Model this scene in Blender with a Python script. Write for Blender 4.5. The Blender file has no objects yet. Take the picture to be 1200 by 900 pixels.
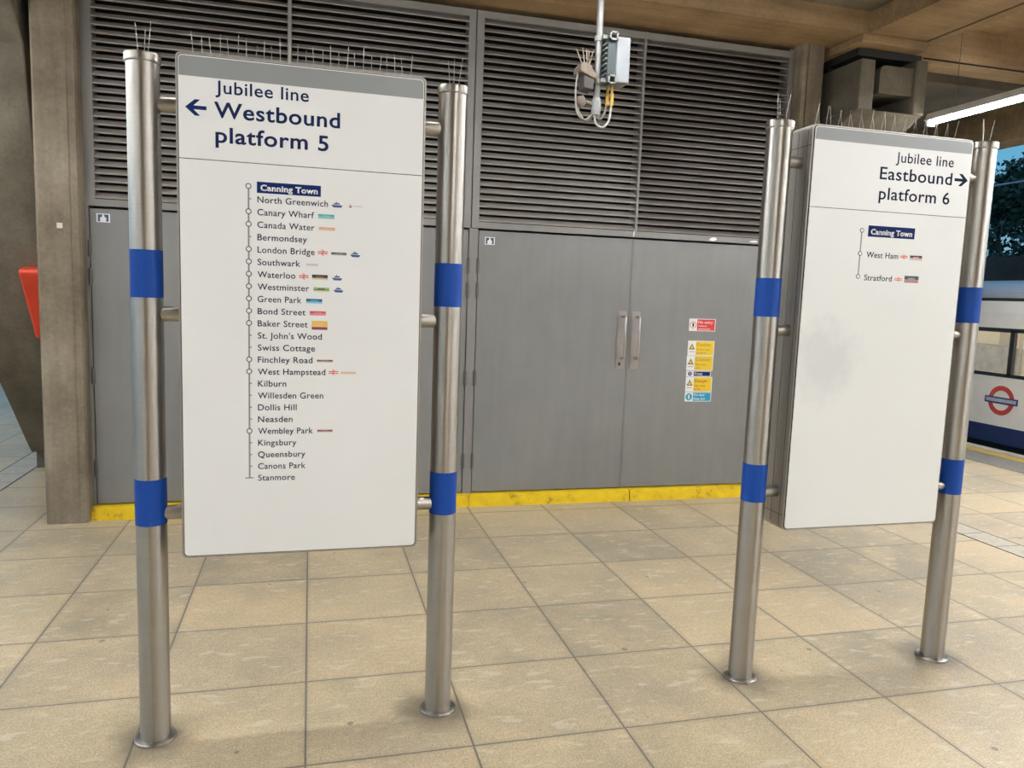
import bpy, bmesh, math, random
from mathutils import Vector, Matrix

# ------------------------------------------------------------------ camera, sky, exposure
SC = bpy.context.scene
COL = SC.collection
CAM_H = 1.654
F_PX = 895.3
YAW, PITCH, ROLL = 0.26024, 0.11542, 0.03556


def cam_axes():
    cy, sy = math.cos(YAW), math.sin(YAW)
    r = Vector((cy, -sy, 0)); f = Vector((sy, cy, 0)); u = Vector((0, 0, 1))
    cp, sp = math.cos(PITCH), math.sin(PITCH)
    f2 = f * cp - u * sp; u2 = u * cp + f * sp
    cr, sr = math.cos(ROLL), math.sin(ROLL)
    return r * cr + u2 * sr, u2 * cr - r * sr, f2


cd = bpy.data.cameras.new('camera')
cd.sensor_width = 36.0; cd.sensor_fit = 'HORIZONTAL'
cd.lens = F_PX * 36.0 / 1200.0
cd.clip_start = 0.05; cd.clip_end = 300
cam = bpy.data.objects.new('camera', cd)
R_, U_, W_ = cam_axes()
cam.matrix_world = Matrix(((R_.x, U_.x, -W_.x, 0), (R_.y, U_.y, -W_.y, 0), (R_.z, U_.z, -W_.z, CAM_H), (0, 0, 0, 1)))
COL.objects.link(cam); SC.camera = cam

world = bpy.data.worlds.new('dusk_sky'); SC.world = world
world.use_nodes = True
wn = world.node_tree.nodes; wl = world.node_tree.links
bg = wn['Background']
tc = wn.new('ShaderNodeTexCoord'); sep = wn.new('ShaderNodeSeparateXYZ'); rmp = wn.new('ShaderNodeValToRGB')
wl.new(tc.outputs['Generated'], sep.inputs[0]); wl.new(sep.outputs['Z'], rmp.inputs[0])
rmp.color_ramp.elements[0].position = 0.0; rmp.color_ramp.elements[0].color = (0.34, 0.60, 0.80, 1)
rmp.color_ramp.elements[1].position = 0.5; rmp.color_ramp.elements[1].color = (0.20, 0.45, 0.80, 1)
e = rmp.color_ramp.elements.new(0.2); e.color = (0.14, 0.52, 0.80, 1)
wl.new(rmp.outputs[0], bg.inputs['Color'])
bg.inputs['Strength'].default_value = 0.8

LAMP_STRENGTH = 70.0
LAMP_COLOR = (0.985, 0.99, 1.0)

SC.view_settings.view_transform = 'Standard'
SC.view_settings.look = 'None'
SC.view_settings.exposure = 0.0
SC.view_settings.gamma = 1.0
SC.view_settings.use_curve_mapping = False
try:
    SC.cycles.use_denoising = True
    SC.cycles.max_bounces = 8
    SC.cycles.caustics_reflective = False
    SC.cycles.caustics_refractive = False
except Exception:
    pass

random.seed(7)
PI = math.pi


# ------------------------------------------------------------------ materials
def new_mat(name):
    m = bpy.data.materials.new(name); m.use_nodes = True
    return m, m.node_tree.nodes, m.node_tree.links, m.node_tree.nodes['Principled BSDF']


def simple(name, col, rough=0.5, metal=0.0, var=0.12, scale=6.0, stretch=(1, 1, 1), bump=0.0, spec=0.5):
    """colour broken up by a noise so that the surface is not flat"""
    m, n, l, b = new_mat(name)
    t = n.new('ShaderNodeTexCoord'); mp = n.new('ShaderNodeMapping'); mp.inputs['Scale'].default_value = stretch
    nz = n.new('ShaderNodeTexNoise'); nz.inputs['Scale'].default_value = scale; nz.inputs['Detail'].default_value = 5
    l.new(t.outputs['Object'], mp.inputs['Vector']); l.new(mp.outputs[0], nz.inputs['Vector'])
    r = n.new('ShaderNodeValToRGB')
    r.color_ramp.elements[0].position = 0.3; r.color_ramp.elements[1].position = 0.7
    r.color_ramp.elements[0].color = tuple(max(0, c * (1 - var)) for c in col) + (1,)
    r.color_ramp.elements[1].color = tuple(min(1, c * (1 + var)) for c in col) + (1,)
    l.new(nz.outputs['Fac'], r.inputs[0]); l.new(r.outputs[0], b.inputs['Base Color'])
    b.inputs['Roughness'].default_value = rough; b.inputs['Metallic'].default_value = metal
    b.inputs['Specular IOR Level'].default_value = spec
    if bump:
        bp = n.new('ShaderNodeBump'); bp.inputs['Strength'].default_value = bump; bp.inputs['Distance'].default_value = 0.01
        l.new(nz.outputs['Fac'], bp.inputs['Height']); l.new(bp.outputs[0], b.inputs['Normal'])
    return m


def emit(name, col, strength):
    m, n, l, b = new_mat(name)
    b.inputs['Base Color'].default_value = col + (1,)
    b.inputs['Emission Color'].default_value = col + (1,)
    b.inputs['Emission Strength'].default_value = strength
    return m


def math_node(n, l, op, a, b=None, c=None):
    k = n.new('ShaderNodeMath'); k.operation = op
    for i, v in enumerate((a, b, c)):
        if v is None: continue
        if isinstance(v, (int, float)): k.inputs[i].default_value = v
        else: l.new(v, k.inputs[i])
    return k.outputs[0]


def mix_col(n, l, fac, a, b, mode='MIX'):
    k = n.new('ShaderNodeMix'); k.data_type = 'RGBA'; k.blend_type = mode
    if isinstance(fac, (int, float)): k.inputs[0].default_value = fac
    else: l.new(fac, k.inputs[0])
    for i, v in ((6, a), (7, b)):
        if isinstance(v, tuple): k.inputs[i].default_value = v
        else: l.new(v, k.inputs[i])
    return k.outputs[2]


def ramp(n, l, src, stops):
    r = n.new('ShaderNodeValToRGB')
    cr = r.color_ramp
    while len(cr.elements) < len(stops): cr.elements.new(0.5)
    for el, (p, c) in zip(cr.elements, stops):
        el.position = p; el.color = c if len(c) == 4 else tuple(c) + (1,)
    l.new(src, r.inputs[0])
    return r.outputs[0]


def noise(n, l, vec, scale, detail=4, rough=0.55):
    k = n.new('ShaderNodeTexNoise'); k.inputs['Scale'].default_value = scale
    k.inputs['Detail'].default_value = detail; k.inputs['Roughness'].default_value = rough
    l.new(vec, k.inputs['Vector'])
    return k.outputs['Fac']


def floor_material():
    m, n, l, b = new_mat('stone_paving')
    g = n.new('ShaderNodeNewGeometry'); s = n.new('ShaderNodeSeparateXYZ'); l.new(g.outputs['Position'], s.inputs[0])
    pos = g.outputs['Position']
    u = math_node(n, l, 'DIVIDE', math_node(n, l, 'SUBTRACT', s.outputs[0], 1.190), 0.6)
    v = math_node(n, l, 'DIVIDE', math_node(n, l, 'SUBTRACT', s.outputs[1], 4.946), 0.5916)
    fu = math_node(n, l, 'FLOOR', u); fv = math_node(n, l, 'FLOOR', v)
    cb = n.new('ShaderNodeCombineXYZ'); l.new(fu, cb.inputs[0]); l.new(fv, cb.inputs[1])
    wnz = n.new('ShaderNodeTexWhiteNoise'); wnz.noise_dimensions = '3D'; l.new(cb.outputs[0], wnz.inputs['Vector'])
    base = ramp(n, l, wnz.outputs['Value'], [(0.0, (0.350, 0.295, 0.202)), (0.3, (0.453, 0.375, 0.242)),
                                             (0.6, (0.514, 0.418, 0.266)), (0.85, (0.597, 0.460, 0.274)), (1.0, (0.411, 0.341, 0.232))])
    # cloudy soiling, different in every slab
    off = n.new('ShaderNodeVectorMath'); off.operation = 'MULTIPLY_ADD'
    l.new(wnz.outputs['Color'], off.inputs[0]); off.inputs[1].default_value = (7, 7, 7); l.new(pos, off.inputs[2])
    cloud = noise(n, l, off.outputs[0], 3.2, 5, 0.6)
    col = mix_col(n, l, ramp(n, l, cloud, [(0.36, (0, 0, 0)), (0.66, (0.75, 0.75, 0.75))]), base, (0.635, 0.505, 0.325, 1))
    cloud2 = noise(n, l, pos, 1.1, 4, 0.6)
    col = mix_col(n, l, ramp(n, l, cloud2, [(0.45, (0, 0, 0)), (0.72, (0.6, 0.6, 0.6))]), col, (0.27, 0.235, 0.185, 1))
    fine = noise(n, l, pos, 130, 3, 0.7)
    col = mix_col(n, l, 0.8, col, ramp(n, l, fine, [(0.28, (0.26, 0.26, 0.26)), (0.72, (0.74, 0.74, 0.74))]), 'OVERLAY')
    grit = noise(n, l, pos, 38, 3, 0.6)
    col = mix_col(n, l, 0.25, col, ramp(n, l, grit, [(0.33, (0.34, 0.34, 0.34)), (0.67, (0.66, 0.66, 0.66))]), 'OVERLAY')
    # pale worn scuffs
    mp = n.new('ShaderNodeMapping'); mp.inputs['Scale'].default_value = (9, 22, 9); mp.inputs['Rotation'].default_value = (0, 0, 0.25)
    l.new(off.outputs[0], mp.inputs[0])
    sc = noise(n, l, mp.outputs[0], 1.0, 2, 0.5)
    col = mix_col(n, l, ramp(n, l, sc, [(0.60, (0, 0, 0)), (0.68, (0.5, 0.5, 0.5))]), col, (0.66, 0.60, 0.48, 1))
    # trodden gum spots
    vo = n.new('ShaderNodeTexVoronoi'); vo.inputs['Scale'].default_value = 5.5; l.new(pos, vo.inputs['Vector'])
    gv = n.new('ShaderNodeSeparateXYZ'); l.new(vo.outputs['Color'], gv.inputs[0])
    rad = math_node(n, l, 'MULTIPLY', gv.outputs[0], 0.085)
    spot = math_node(n, l, 'LESS_THAN', vo.outputs['Distance'], rad)
    spot = math_node(n, l, 'MULTIPLY', spot, math_node(n, l, 'GREATER_THAN', gv.outputs[1], 0.30))
    col = mix_col(n, l, math_node(n, l, 'MULTIPLY', spot, 0.62), col, (0.13, 0.115, 0.09, 1))
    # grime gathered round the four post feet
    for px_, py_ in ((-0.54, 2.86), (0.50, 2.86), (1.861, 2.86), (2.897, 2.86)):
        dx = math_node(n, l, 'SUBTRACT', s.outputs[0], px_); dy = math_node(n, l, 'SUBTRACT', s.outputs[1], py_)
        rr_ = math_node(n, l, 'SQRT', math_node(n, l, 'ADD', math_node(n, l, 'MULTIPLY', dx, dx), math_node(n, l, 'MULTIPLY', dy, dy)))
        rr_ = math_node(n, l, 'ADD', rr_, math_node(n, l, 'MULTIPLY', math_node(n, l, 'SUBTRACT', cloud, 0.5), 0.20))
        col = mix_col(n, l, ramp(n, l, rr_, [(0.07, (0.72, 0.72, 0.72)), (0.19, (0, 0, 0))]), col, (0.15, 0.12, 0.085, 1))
    # joints
    ru = math_node(n, l, 'SUBTRACT', u, fu); rv = math_node(n, l, 'SUBTRACT', v, fv)
    du = math_node(n, l, 'MINIMUM', ru, math_node(n, l, 'SUBTRACT', 1.0, ru))
    dv = math_node(n, l, 'MINIMUM', rv, math_node(n, l, 'SUBTRACT', 1.0, rv))
    d = math_node(n, l, 'MINIMUM', du, dv)
    jm = ramp(n, l, d, [(0.004, (1, 1, 1)), (0.0085, (0, 0, 0))])
    edge = ramp(n, l, d, [(0.0, (0.30, 0.30, 0.30)), (0.045, (0, 0, 0))])
    col = mix_col(n, l, edge, col, (0.25, 0.22, 0.17, 1))
    col = mix_col(n, l, math_node(n, l, 'MULTIPLY', jm, 0.85), col, (0.12, 0.105, 0.085, 1))
    l.new(col, b.inputs['Base Color'])
    rr = ramp(n, l, cloud, [(0.3, (0.30, 0.30, 0.30)), (0.7, (0.50, 0.50, 0.50))])
    l.new(rr, b.inputs['Roughness'])
    bp = n.new('ShaderNodeBump'); bp.inputs['Strength'].default_value = 0.25; bp.inputs['Distance'].default_value = 0.004
    hh = math_node(n, l, 'SUBTRACT', math_node(n, l, 'MULTIPLY', fine, 0.25), jm)
    l.new(hh, bp.inputs['Height']); l.new(bp.outputs[0], b.inputs['Normal'])
    return m


def concrete_material(name, c0, c1, c2, boards=(0, 0, 0)):
    m, n, l, b = new_mat(name)
    g = n.new('ShaderNodeNewGeometry'); pos = g.outputs['Position']
    a = noise(n, l, pos, 1.7, 6, 0.62)
    col = ramp(n, l, a, [(0.30, c0), (0.52, c1), (0.72, c2)])
    mp = n.new('ShaderNodeMapping'); mp.inputs['Scale'].default_value = boards
    l.new(pos, mp.inputs[0])
    st = noise(n, l, mp.outputs[0], 1.0, 4, 0.6)
    col = mix_col(n, l, 0.5, col, ramp(n, l, st, [(0.3, (0.33, 0.33, 0.33)), (0.7, (0.66, 0.66, 0.66))]), 'OVERLAY')
    f = noise(n, l, pos, 45, 4, 0.7)
    col = mix_col(n, l, 0.4, col, ramp(n, l, f, [(0.3, (0.35, 0.35, 0.35)), (0.7, (0.65, 0.65, 0.65))]), 'OVERLAY')
    l.new(col, b.inputs['Base Color']); b.inputs['Roughness'].default_value = 0.85
    b.inputs['Specular IOR Level'].default_value = 0.25
    bp = n.new('ShaderNodeBump'); bp.inputs['Strength'].default_value = 0.35; bp.inputs['Distance'].default_value = 0.006
    l.new(f, bp.inputs['Height']); l.new(bp.outputs[0], b.inputs['Normal'])
    return m


def steel_material():
    m, n, l, b = new_mat('brushed_stainless_steel')
    t = n.new('ShaderNodeTexCoord'); mp = n.new('ShaderNodeMapping'); mp.inputs['Scale'].default_value = (4, 4, 700)
    l.new(t.outputs['Object'], mp.inputs[0])
    f = noise(n, l, mp.outputs[0], 1.0, 3, 0.6)
    dirt = noise(n, l, t.outputs['Object'], 7, 5, 0.6)
    c = ramp(n, l, f, [(0.3, (0.38, 0.355, 0.32)), (0.7, (0.43, 0.405, 0.365))])
    c = mix_col(n, l, ramp(n, l, dirt, [(0.5, (0, 0, 0)), (0.8, (0.35, 0.35, 0.35))]), c, (0.33, 0.29, 0.24, 1))
    l.new(c, b.inputs['Base Color'])
    b.inputs['Metallic'].default_value = 1.0
    b.inputs['Roughness'].default_value = 0.37
    b.inputs['Anisotropic'].default_value = 0.85
    b.inputs['Anisotropic Rotation'].default_value = 0.25
    tg = n.new('ShaderNodeTangent'); tg.direction_type = 'RADIAL'; tg.axis = 'Z'
    l.new(tg.outputs[0], b.inputs['Tangent'])
    return m


def panel_material(name, col, stain=None):
    m, n, l, b = new_mat(name)
    g = n.new('ShaderNodeNewGeometry')
    f = noise(n, l, g.outputs['Position'], 2.0, 4, 0.5)
    c = ramp(n, l, f, [(0.3, tuple(x * 0.985 for x in col)), (0.7, tuple(min(1, x * 1.015) for x in col))])
    if stain:
        (sx, sz, sr) = stain     # a wiped-over grey smudge with its own ragged outline
        s = n.new('ShaderNodeSeparateXYZ'); l.new(g.outputs['Position'], s.inputs[0])
        dx = math_node(n, l, 'SUBTRACT', s.outputs[0], sx); dz = math_node(n, l, 'SUBTRACT', s.outputs[2], sz)
        r2 = math_node(n, l, 'SQRT', math_node(n, l, 'ADD', math_node(n, l, 'MULTIPLY', dx, dx), math_node(n, l, 'MULTIPLY', dz, dz)))
        w = noise(n, l, g.outputs['Position'], 16, 5, 0.7)
        k = math_node(n, l, 'ADD', math_node(n, l, 'DIVIDE', r2, sr), math_node(n, l, 'MULTIPLY', math_node(n, l, 'SUBTRACT', w, 0.5), 1.1))
        mk = ramp(n, l, k, [(0.35, (0.30, 0.30, 0.30)), (1.0, (0, 0, 0))])
        c = mix_col(n, l, mk, c, (0.50, 0.51, 0.55, 1))
    l.new(c, b.inputs['Base Color'])
    b.inputs['Roughness'].default_value = 0.38
    return m


def painted_metal(name, col, dirt, amount, rough=0.45):
    m, n, l, b = new_mat(name)
    g = n.new('ShaderNodeNewGeometry')
    a = noise(n, l, g.outputs['Position'], 1.3, 5, 0.6)
    c = mix_col(n, l, ramp(n, l, a, [(0.38, (0, 0, 0)), (0.72, (amount, amount, amount))]), col + (1,), dirt + (1,))
    mp = n.new('ShaderNodeMapping'); mp.inputs['Scale'].default_value = (14, 14, 1.2); l.new(g.outputs['Position'], mp.inputs[0])
    st = noise(n, l, mp.outputs[0], 1.0, 3, 0.6)
    c = mix_col(n, l, 0.15, c, ramp(n, l, st, [(0.3, (0.36, 0.36, 0.36)), (0.7, (0.64, 0.64, 0.64))]), 'OVERLAY')
    l.new(c, b.inputs['Base Color']); b.inputs['Roughness'].default_value = rough
    return m


def kerb_material():
    m, n, l, b = new_mat('worn_yellow_paint')
    g = n.new('ShaderNodeNewGeometry')
    a = noise(n, l, g.outputs['Position'], 9, 6, 0.7)
    f = noise(n, l, g.outputs['Position'], 40, 4, 0.7)
    c = ramp(n, l, a, [(0.28, (0.30, 0.17, 0.02)), (0.42, (0.74, 0.50, 0.02)), (0.7, (0.88, 0.63, 0.02))])
    c = mix_col(n, l, ramp(n, l, f, [(0.66, (0, 0, 0)), (0.74, (0.85, 0.85, 0.85))]), c, (0.05, 0.04, 0.03, 1))
    l.new(c, b.inputs['Base Color']); b.inputs['Roughness'].default_value = 0.7; b.inputs['Specular IOR Level'].default_value = 0.2
    return m


M = {
    'floor': floor_material(),
    'pillar': concrete_material('board_marked_concrete', (0.135, 0.110, 0.078), (0.24, 0.20, 0.148), (0.34, 0.295, 0.225), (11, 11, 0.7)),
    'column': concrete_material('grey_concrete', (0.105, 0.093, 0.070), (0.165, 0.147, 0.112), (0.225, 0.203, 0.158), (5, 2, 1)),
    'ceiling': concrete_material('brown_ceiling_concrete', (0.22, 0.15, 0.085), (0.34, 0.235, 0.13), (0.43, 0.305, 0.175), (0.8, 14, 14)),
    'slab': concrete_material('grey_ceiling_concrete', (0.16, 0.14, 0.115), (0.21, 0.185, 0.15), (0.26, 0.225, 0.18), (1, 1, 1)),
    'steel': steel_material(),
    'door': painted_metal('grey_door_paint', (0.232, 0.231, 0.230), (0.188, 0.186, 0.184), 0.8, 0.42),
    'louvre': painted_metal('grey_louvre_paint', (0.325, 0.305, 0.28), (0.25, 0.22, 0.185), 0.9, 0.5),
    'louvre_stained': painted_metal('stained_louvre_paint', (0.225, 0.20, 0.178), (0.125, 0.098, 0.078), 1.0, 0.5),
    'frame': painted_metal('grey_frame_paint', (0.25, 0.243, 0.234), (0.20, 0.19, 0.18), 0.8, 0.45),
    'void': simple('dark_void', (0.012, 0.010, 0.009), 0.9),  # near-black: darkness of the unlit room and gaps put into the colour
    'kerb': kerb_material(),
    'white': panel_material('white_enamel', (0.85, 0.855, 0.855)),
    'white_stained': panel_material('white_enamel_smudged', (0.83, 0.84, 0.83), (2.10, 1.43, 0.21)),
    'band_grey': simple('grey_enamel', (0.285, 0.30, 0.305), 0.4, var=0.03),
    'case': simple('grey_case_metal', (0.40, 0.375, 0.34), 0.42, 0.7, 0.10, 3, (20, 20, 1)),
    'trim': simple('pale_case_trim', (0.42, 0.42, 0.40), 0.35, 0.7, 0.06),
    'seam': simple('black_rubber', (0.02, 0.02, 0.02), 0.7),
    'blue': simple('blue_vinyl', (0.006, 0.058, 0.32), 0.5, var=0.08, spec=0.25),
    'navy': simple('navy_ink', (0.011, 0.022, 0.095), 0.7, var=0.04, spec=0.15),
    'navy_dark': simple('dark_navy_ink', (0.006, 0.012, 0.045), 0.7, var=0.04, spec=0.15),
    'navy_box': simple('navy_print', (0.006, 0.022, 0.125), 0.7, var=0.04, spec=0.15),
    'ink_white': simple('white_print', (0.82, 0.82, 0.82), 0.5, var=0.02),
    'line_grey': simple('grey_ink', (0.27, 0.285, 0.28), 0.5, var=0.04),
    'ink_dark': simple('dark_ink', (0.05, 0.055, 0.06), 0.5, var=0.04),
    'red': simple('red_enamel', (0.82, 0.06, 0.022), 0.4, var=0.10, scale=3),
    'wire': simple('thin_steel_wire', (0.40, 0.38, 0.34), 0.4, 0.8),
    'tube': emit('fluorescent_tube', LAMP_COLOR, LAMP_STRENGTH),
    'lamp_body': simple('white_lamp_housing', (0.62, 0.60, 0.55), 0.5),
    'hinge': simple('dark_hinge_steel', (0.13, 0.12, 0.115), 0.5, 0.4),
    'hanger': simple('dark_hanger_wire', (0.10, 0.08, 0.06), 0.7),
    'galv': simple('galvanised_pole', (0.21, 0.207, 0.20), 0.45, 0.5),
    'handle': simple('satin_handle_steel', (0.55, 0.50, 0.47), 0.32, 0.9),
    'plate': simple('dull_plate_steel', (0.34, 0.31, 0.295), 0.5, 0.5),
}


def ink(name, rgb):
    if name not in M: M[name] = simple(name, rgb, 0.5, var=0.04)
    return M[name]


ink('label_teal', (0.10, 0.42, 0.45)); ink('label_orange', (0.80, 0.42, 0.22)); ink('label_black', (0.035, 0.035, 0.04))
ink('label_green', (0.30, 0.52, 0.14)); ink('label_sky', (0.06, 0.42, 0.66)); ink('label_red', (0.68, 0.10, 0.12))
ink('label_yellow', (0.80, 0.52, 0.10)); ink('label_pink', (0.72, 0.36, 0.38)); ink('label_maroon', (0.26, 0.05, 0.08))
ink('label_brown', (0.30, 0.14, 0.07)); ink('label_pale', (0.55, 0.55, 0.55)); ink('rail_red', (0.72, 0.14, 0.10))
ink('boat_blue', (0.04, 0.09, 0.24)); ink('faint_pink', (0.70, 0.50, 0.48)); ink('signal_red', (0.68, 0.04, 0.035))
ink('signal_yellow', (0.82, 0.56, 0.02)); ink('signal_cyan', (0.02, 0.33, 0.55)); ink('sign_black', (0.03, 0.03, 0.035))
ink('sticker_blue', (0.03, 0.09, 0.20))


# ------------------------------------------------------------------ mesh helpers
class MB:
    def __init__(self):
        self.v = []; self.f = []; self.smooth = []

    def add(self, vs, fs, smooth=False):
        o = len(self.v)
        self.v += [tuple(p) for p in vs]
        self.f += [tuple(i + o for i in q) for q in fs]
        self.smooth += [smooth] * len(fs)
        return self

    def box(self, x0, x1, y0, y1, z0, z1):
        x0, x1 = min(x0, x1), max(x0, x1); y0, y1 = min(y0, y1), max(y0, y1); z0, z1 = min(z0, z1), max(z0, z1)
        vs = [(x, y, z) for z in (z0, z1) for y in (y0, y1) for x in (x0, x1)]
        return self.add(vs, [(0, 2, 3, 1), (4, 5, 7, 6), (0, 1, 5, 4), (2, 6, 7, 3), (0, 4, 6, 2), (1, 3, 7, 5)])

    def prism(self, pts, a, b, axis='y'):
        """closed polygon pts extruded from a to b; axis y: pts are (x,z); x: (y,z); z: (x,y)"""
        k = len(pts)

        def P(p, t):
            return {'y': (p[0], t, p[1]), 'x': (t, p[0], p[1]), 'z': (p[0], p[1], t)}[axis]
        vs = [P(p, a) for p in pts] + [P(p, b) for p in pts]
        ar = sum(pts[i][0] * pts[(i + 1) % k][1] - pts[(i + 1) % k][0] * pts[i][1] for i in range(k))
        flip = (ar > 0) != (b > a)
        if axis == 'y': flip = not flip
        fs = [tuple(range(k - 1, -1, -1)), tuple(range(k, 2 * k))] + [(i, (i + 1) % k, k + (i + 1) % k, k + i) for i in range(k)]
        if flip: fs = [tuple(reversed(q)) for q in fs]
        return self.add(vs, fs)

    def tube(self, pts, r, seg=10, caps=True, smooth=True):
        pts = [Vector(p) for p in pts]
        rs = r if isinstance(r, (list, tuple)) else [r] * len(pts)
        t = [(pts[min(i + 1, len(pts) - 1)] - pts[max(i - 1, 0)]).normalized() for i in range(len(pts))]
        a = Vector((0, 0, 1)) if abs(t[0].z) < 0.9 else Vector((1, 0, 0))
        nrm = t[0].cross(a).normalized()
        vs = []; fs = []
        for i, p in enumerate(pts):
            nrm = (nrm - t[i] * nrm.dot(t[i])).normalized()
            bn = t[i].cross(nrm)
            for k in range(seg):
                an = 2 * PI * k / seg
                vs.append(p + (nrm * math.cos(an) + bn * math.sin(an)) * rs[i])
        for i in range(len(pts) - 1):
            for k in range(seg):
                k2 = (k + 1) % seg
                fs.append((i * seg + k, i * seg + k2, (i + 1) * seg + k2, (i + 1) * seg + k))
        self.add(vs, fs, smooth)
        if caps:
            n0 = len(pts) - 1
            self.add([vs[k] for k in range(seg)], [tuple(reversed(range(seg)))])
            self.add([vs[n0 * seg + k] for k in range(seg)], [tuple(range(seg))])
        return self

    def lathe(self, prof, seg=40, c=(0, 0, 0)):
        """profile of (radius, z) about the z axis; flat shading across sharp profile corners by repeating points"""
        for (r0, z0), (r1, z1) in zip(prof, prof[1:]):
            vs = []
            for k in range(seg):
                an = 2 * PI * k / seg
                vs.append((c[0] + r0 * math.cos(an), c[1] + r0 * math.sin(an), c[2] + z0))
            for k in range(seg):
                an = 2 * PI * k / seg
                vs.append((c[0] + r1 * math.cos(an), c[1] + r1 * math.sin(an), c[2] + z1))
            self.add(vs, [(k, (k + 1) % seg, seg + (k + 1) % seg, seg + k) for k in range(seg)], True)
        return self

    def build(self, name, mat, parent=None, kind=None, bevel=0.0):
        me = bpy.data.meshes.new(name)
        me.from_pydata(self.v, [], self.f); me.update()
        me.polygons.foreach_set('use_smooth', self.smooth)
        me.materials.append(mat)
        o = bpy.data.objects.new(name, me); COL.objects.link(o)
        if parent is not None:
            o.parent = parent
            o.matrix_parent_inverse = Matrix.Translation(-world_loc(parent))
        if kind: o['kind'] = kind
        if bevel:
            bv = o.modifiers.new('bevel', 'BEVEL'); bv.width = bevel; bv.segments = 2; bv.limit_method = 'ANGLE'
        return o


def world_loc(o):
    p = Vector(o.location)
    q = o
    while q.parent is not None:
        q = q.parent; p = p + Vector(q.location) if False else p
    return p if o.parent is None else Vector((0, 0, 0)) + WL.get(o.name, Vector((0, 0, 0)))


WL = {}


def thing(name, label, cat, loc=(0, 0, 0), group=None):
    o = bpy.data.objects.new(name, None); COL.objects.link(o)
    o.location = loc; o.empty_display_size = 0.1
    o['label'] = label; o['category'] = cat
    if group: o['group'] = group
    return o


def tag(o, label, cat, group=None):
    o['label'] = label; o['category'] = cat
    if group: o['group'] = group
    return o


def rounded_rect(x0, x1, z0, z1, r, seg=5, corners=(1, 1, 1, 1)):
    """corners: bottom-left, bottom-right, top-right, top-left"""
    pts = []
    for (cx, cz, a0, on, px, pz) in ((x0 + r, z0 + r, PI, corners[0], x0, z0), (x1 - r, z0 + r, 1.5 * PI, corners[1], x1, z0),
                                     (x1 - r, z1 - r, 0, corners[2], x1, z1), (x0 + r, z1 - r, 0.5 * PI, corners[3], x0, z1)):
        if not on: pts.append((px, pz)); continue
        for k in range(seg + 1):
            a = a0 + 0.5 * PI * k / seg
            pts.append((cx + r * math.cos(a), cz + r * math.sin(a)))
    return pts


def lettering(name, body, mat, parent, x, z, y, cap, width=None, bold=0.0, align='L', label=None, thick=0.0006):
    """raised print in the x-z plane facing -y: left edge x, baseline z, capital height cap, overall width"""
    def mk(txt):
        c = bpy.data.curves.new('txt', 'FONT'); c.body = txt; c.size = 1.0; c.resolution_u = 4
        c.offset = bold; c.space_character = 1.06
        o = bpy.data.objects.new('txt', c); COL.objects.link(o)
        dg = bpy.context.evaluated_depsgraph_get()
        me = bpy.data.meshes.new_from_object(o.evaluated_get(dg))
        bpy.data.objects.remove(o); bpy.data.curves.remove(c)
        return me
    h = mk('H'); hz = [v.co.y for v in h.vertices]; ch = max(hz) - min(hz); bpy.data.meshes.remove(h)
    me = mk(body)
    xs = [v.co.x for v in me.vertices]; xl, xr = min(xs), max(xs)
    sz = cap / ch
    sx = width / (xr - xl) if width else sz
    bm = bmesh.new(); bm.from_mesh(me)
    if align == 'R': x = x - (xr - xl) * sx
    for v in bm.verts:
        v.co = Vector((x + (v.co.x - xl) * sx, y, z + v.co.y * sz))
    ext = bmesh.ops.extrude_face_region(bm, geom=bm.faces[:])
    for g in ext['geom']:
        if isinstance(g, bmesh.types.BMVert): g.co.y -= thick
    bmesh.ops.recalc_face_normals(bm, faces=bm.faces[:])
    out = bpy.data.meshes.new(name); bm.to_mesh(out); bm.free(); bpy.data.meshes.remove(me)
    out.materials.append(mat)
    o = bpy.data.objects.new(name, out); COL.objects.link(o)
    o.parent = parent; o.matrix_parent_inverse = Matrix.Translation(-world_loc(parent))
    if label: o['label'] = label
    return o


# ================================================================== THE SETTING
FX0, FX1 = -5.72, 8.10
MB().box(FX0, FX1, -9, 18, -0.12, 0).build('floor', M['floor'], kind='structure')
PLAT = simple('platform_side', (0.10, 0.09, 0.08), 0.9)
TACT = simple('grey_tactile_paving', (0.27, 0.26, 0.235), 0.8, var=0.15, scale=20)
EDGEW = simple('white_edge_stone', (0.62, 0.60, 0.55), 0.6)
EDGEY = simple('yellow_line_paint', (0.70, 0.46, 0.06), 0.55, var=0.15)
NARROW = simple('pale_channel_stone', (0.50, 0.455, 0.37), 0.5, var=0.14, scale=25)
n_trim = 0
for sgn in (1, -1):
    def mx(x): return x if sgn > 0 else 2.38 - x
    def strip(x0, x1, z1, mat):
        global n_trim
        n_trim += 1
        return MB().box(mx(x0), mx(x1), -9, 18, 0.0002, z1).build('trim_%d' % n_trim, mat, kind='structure')
    strip(7.19, 7.70, 0.004, TACT)
    strip(7.71, 7.86, 0.003, EDGEY)
    strip(7.95, 8.10, 0.003, EDGEW)
    c = strip(4.715, 4.935, 0.002, NARROW)
    s = MB()
    for xx in (4.705, 4.935): s.box(mx(xx), mx(xx + 0.010), -9, 18, 0.0002, 0.0024)
    for k in range(-30, 60): s.box(mx(4.715), mx(4.935), k * 0.3, k * 0.3 + 0.005, 0.0002, 0.0024)
    s.build('joint', M['seam'], c)
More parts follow.
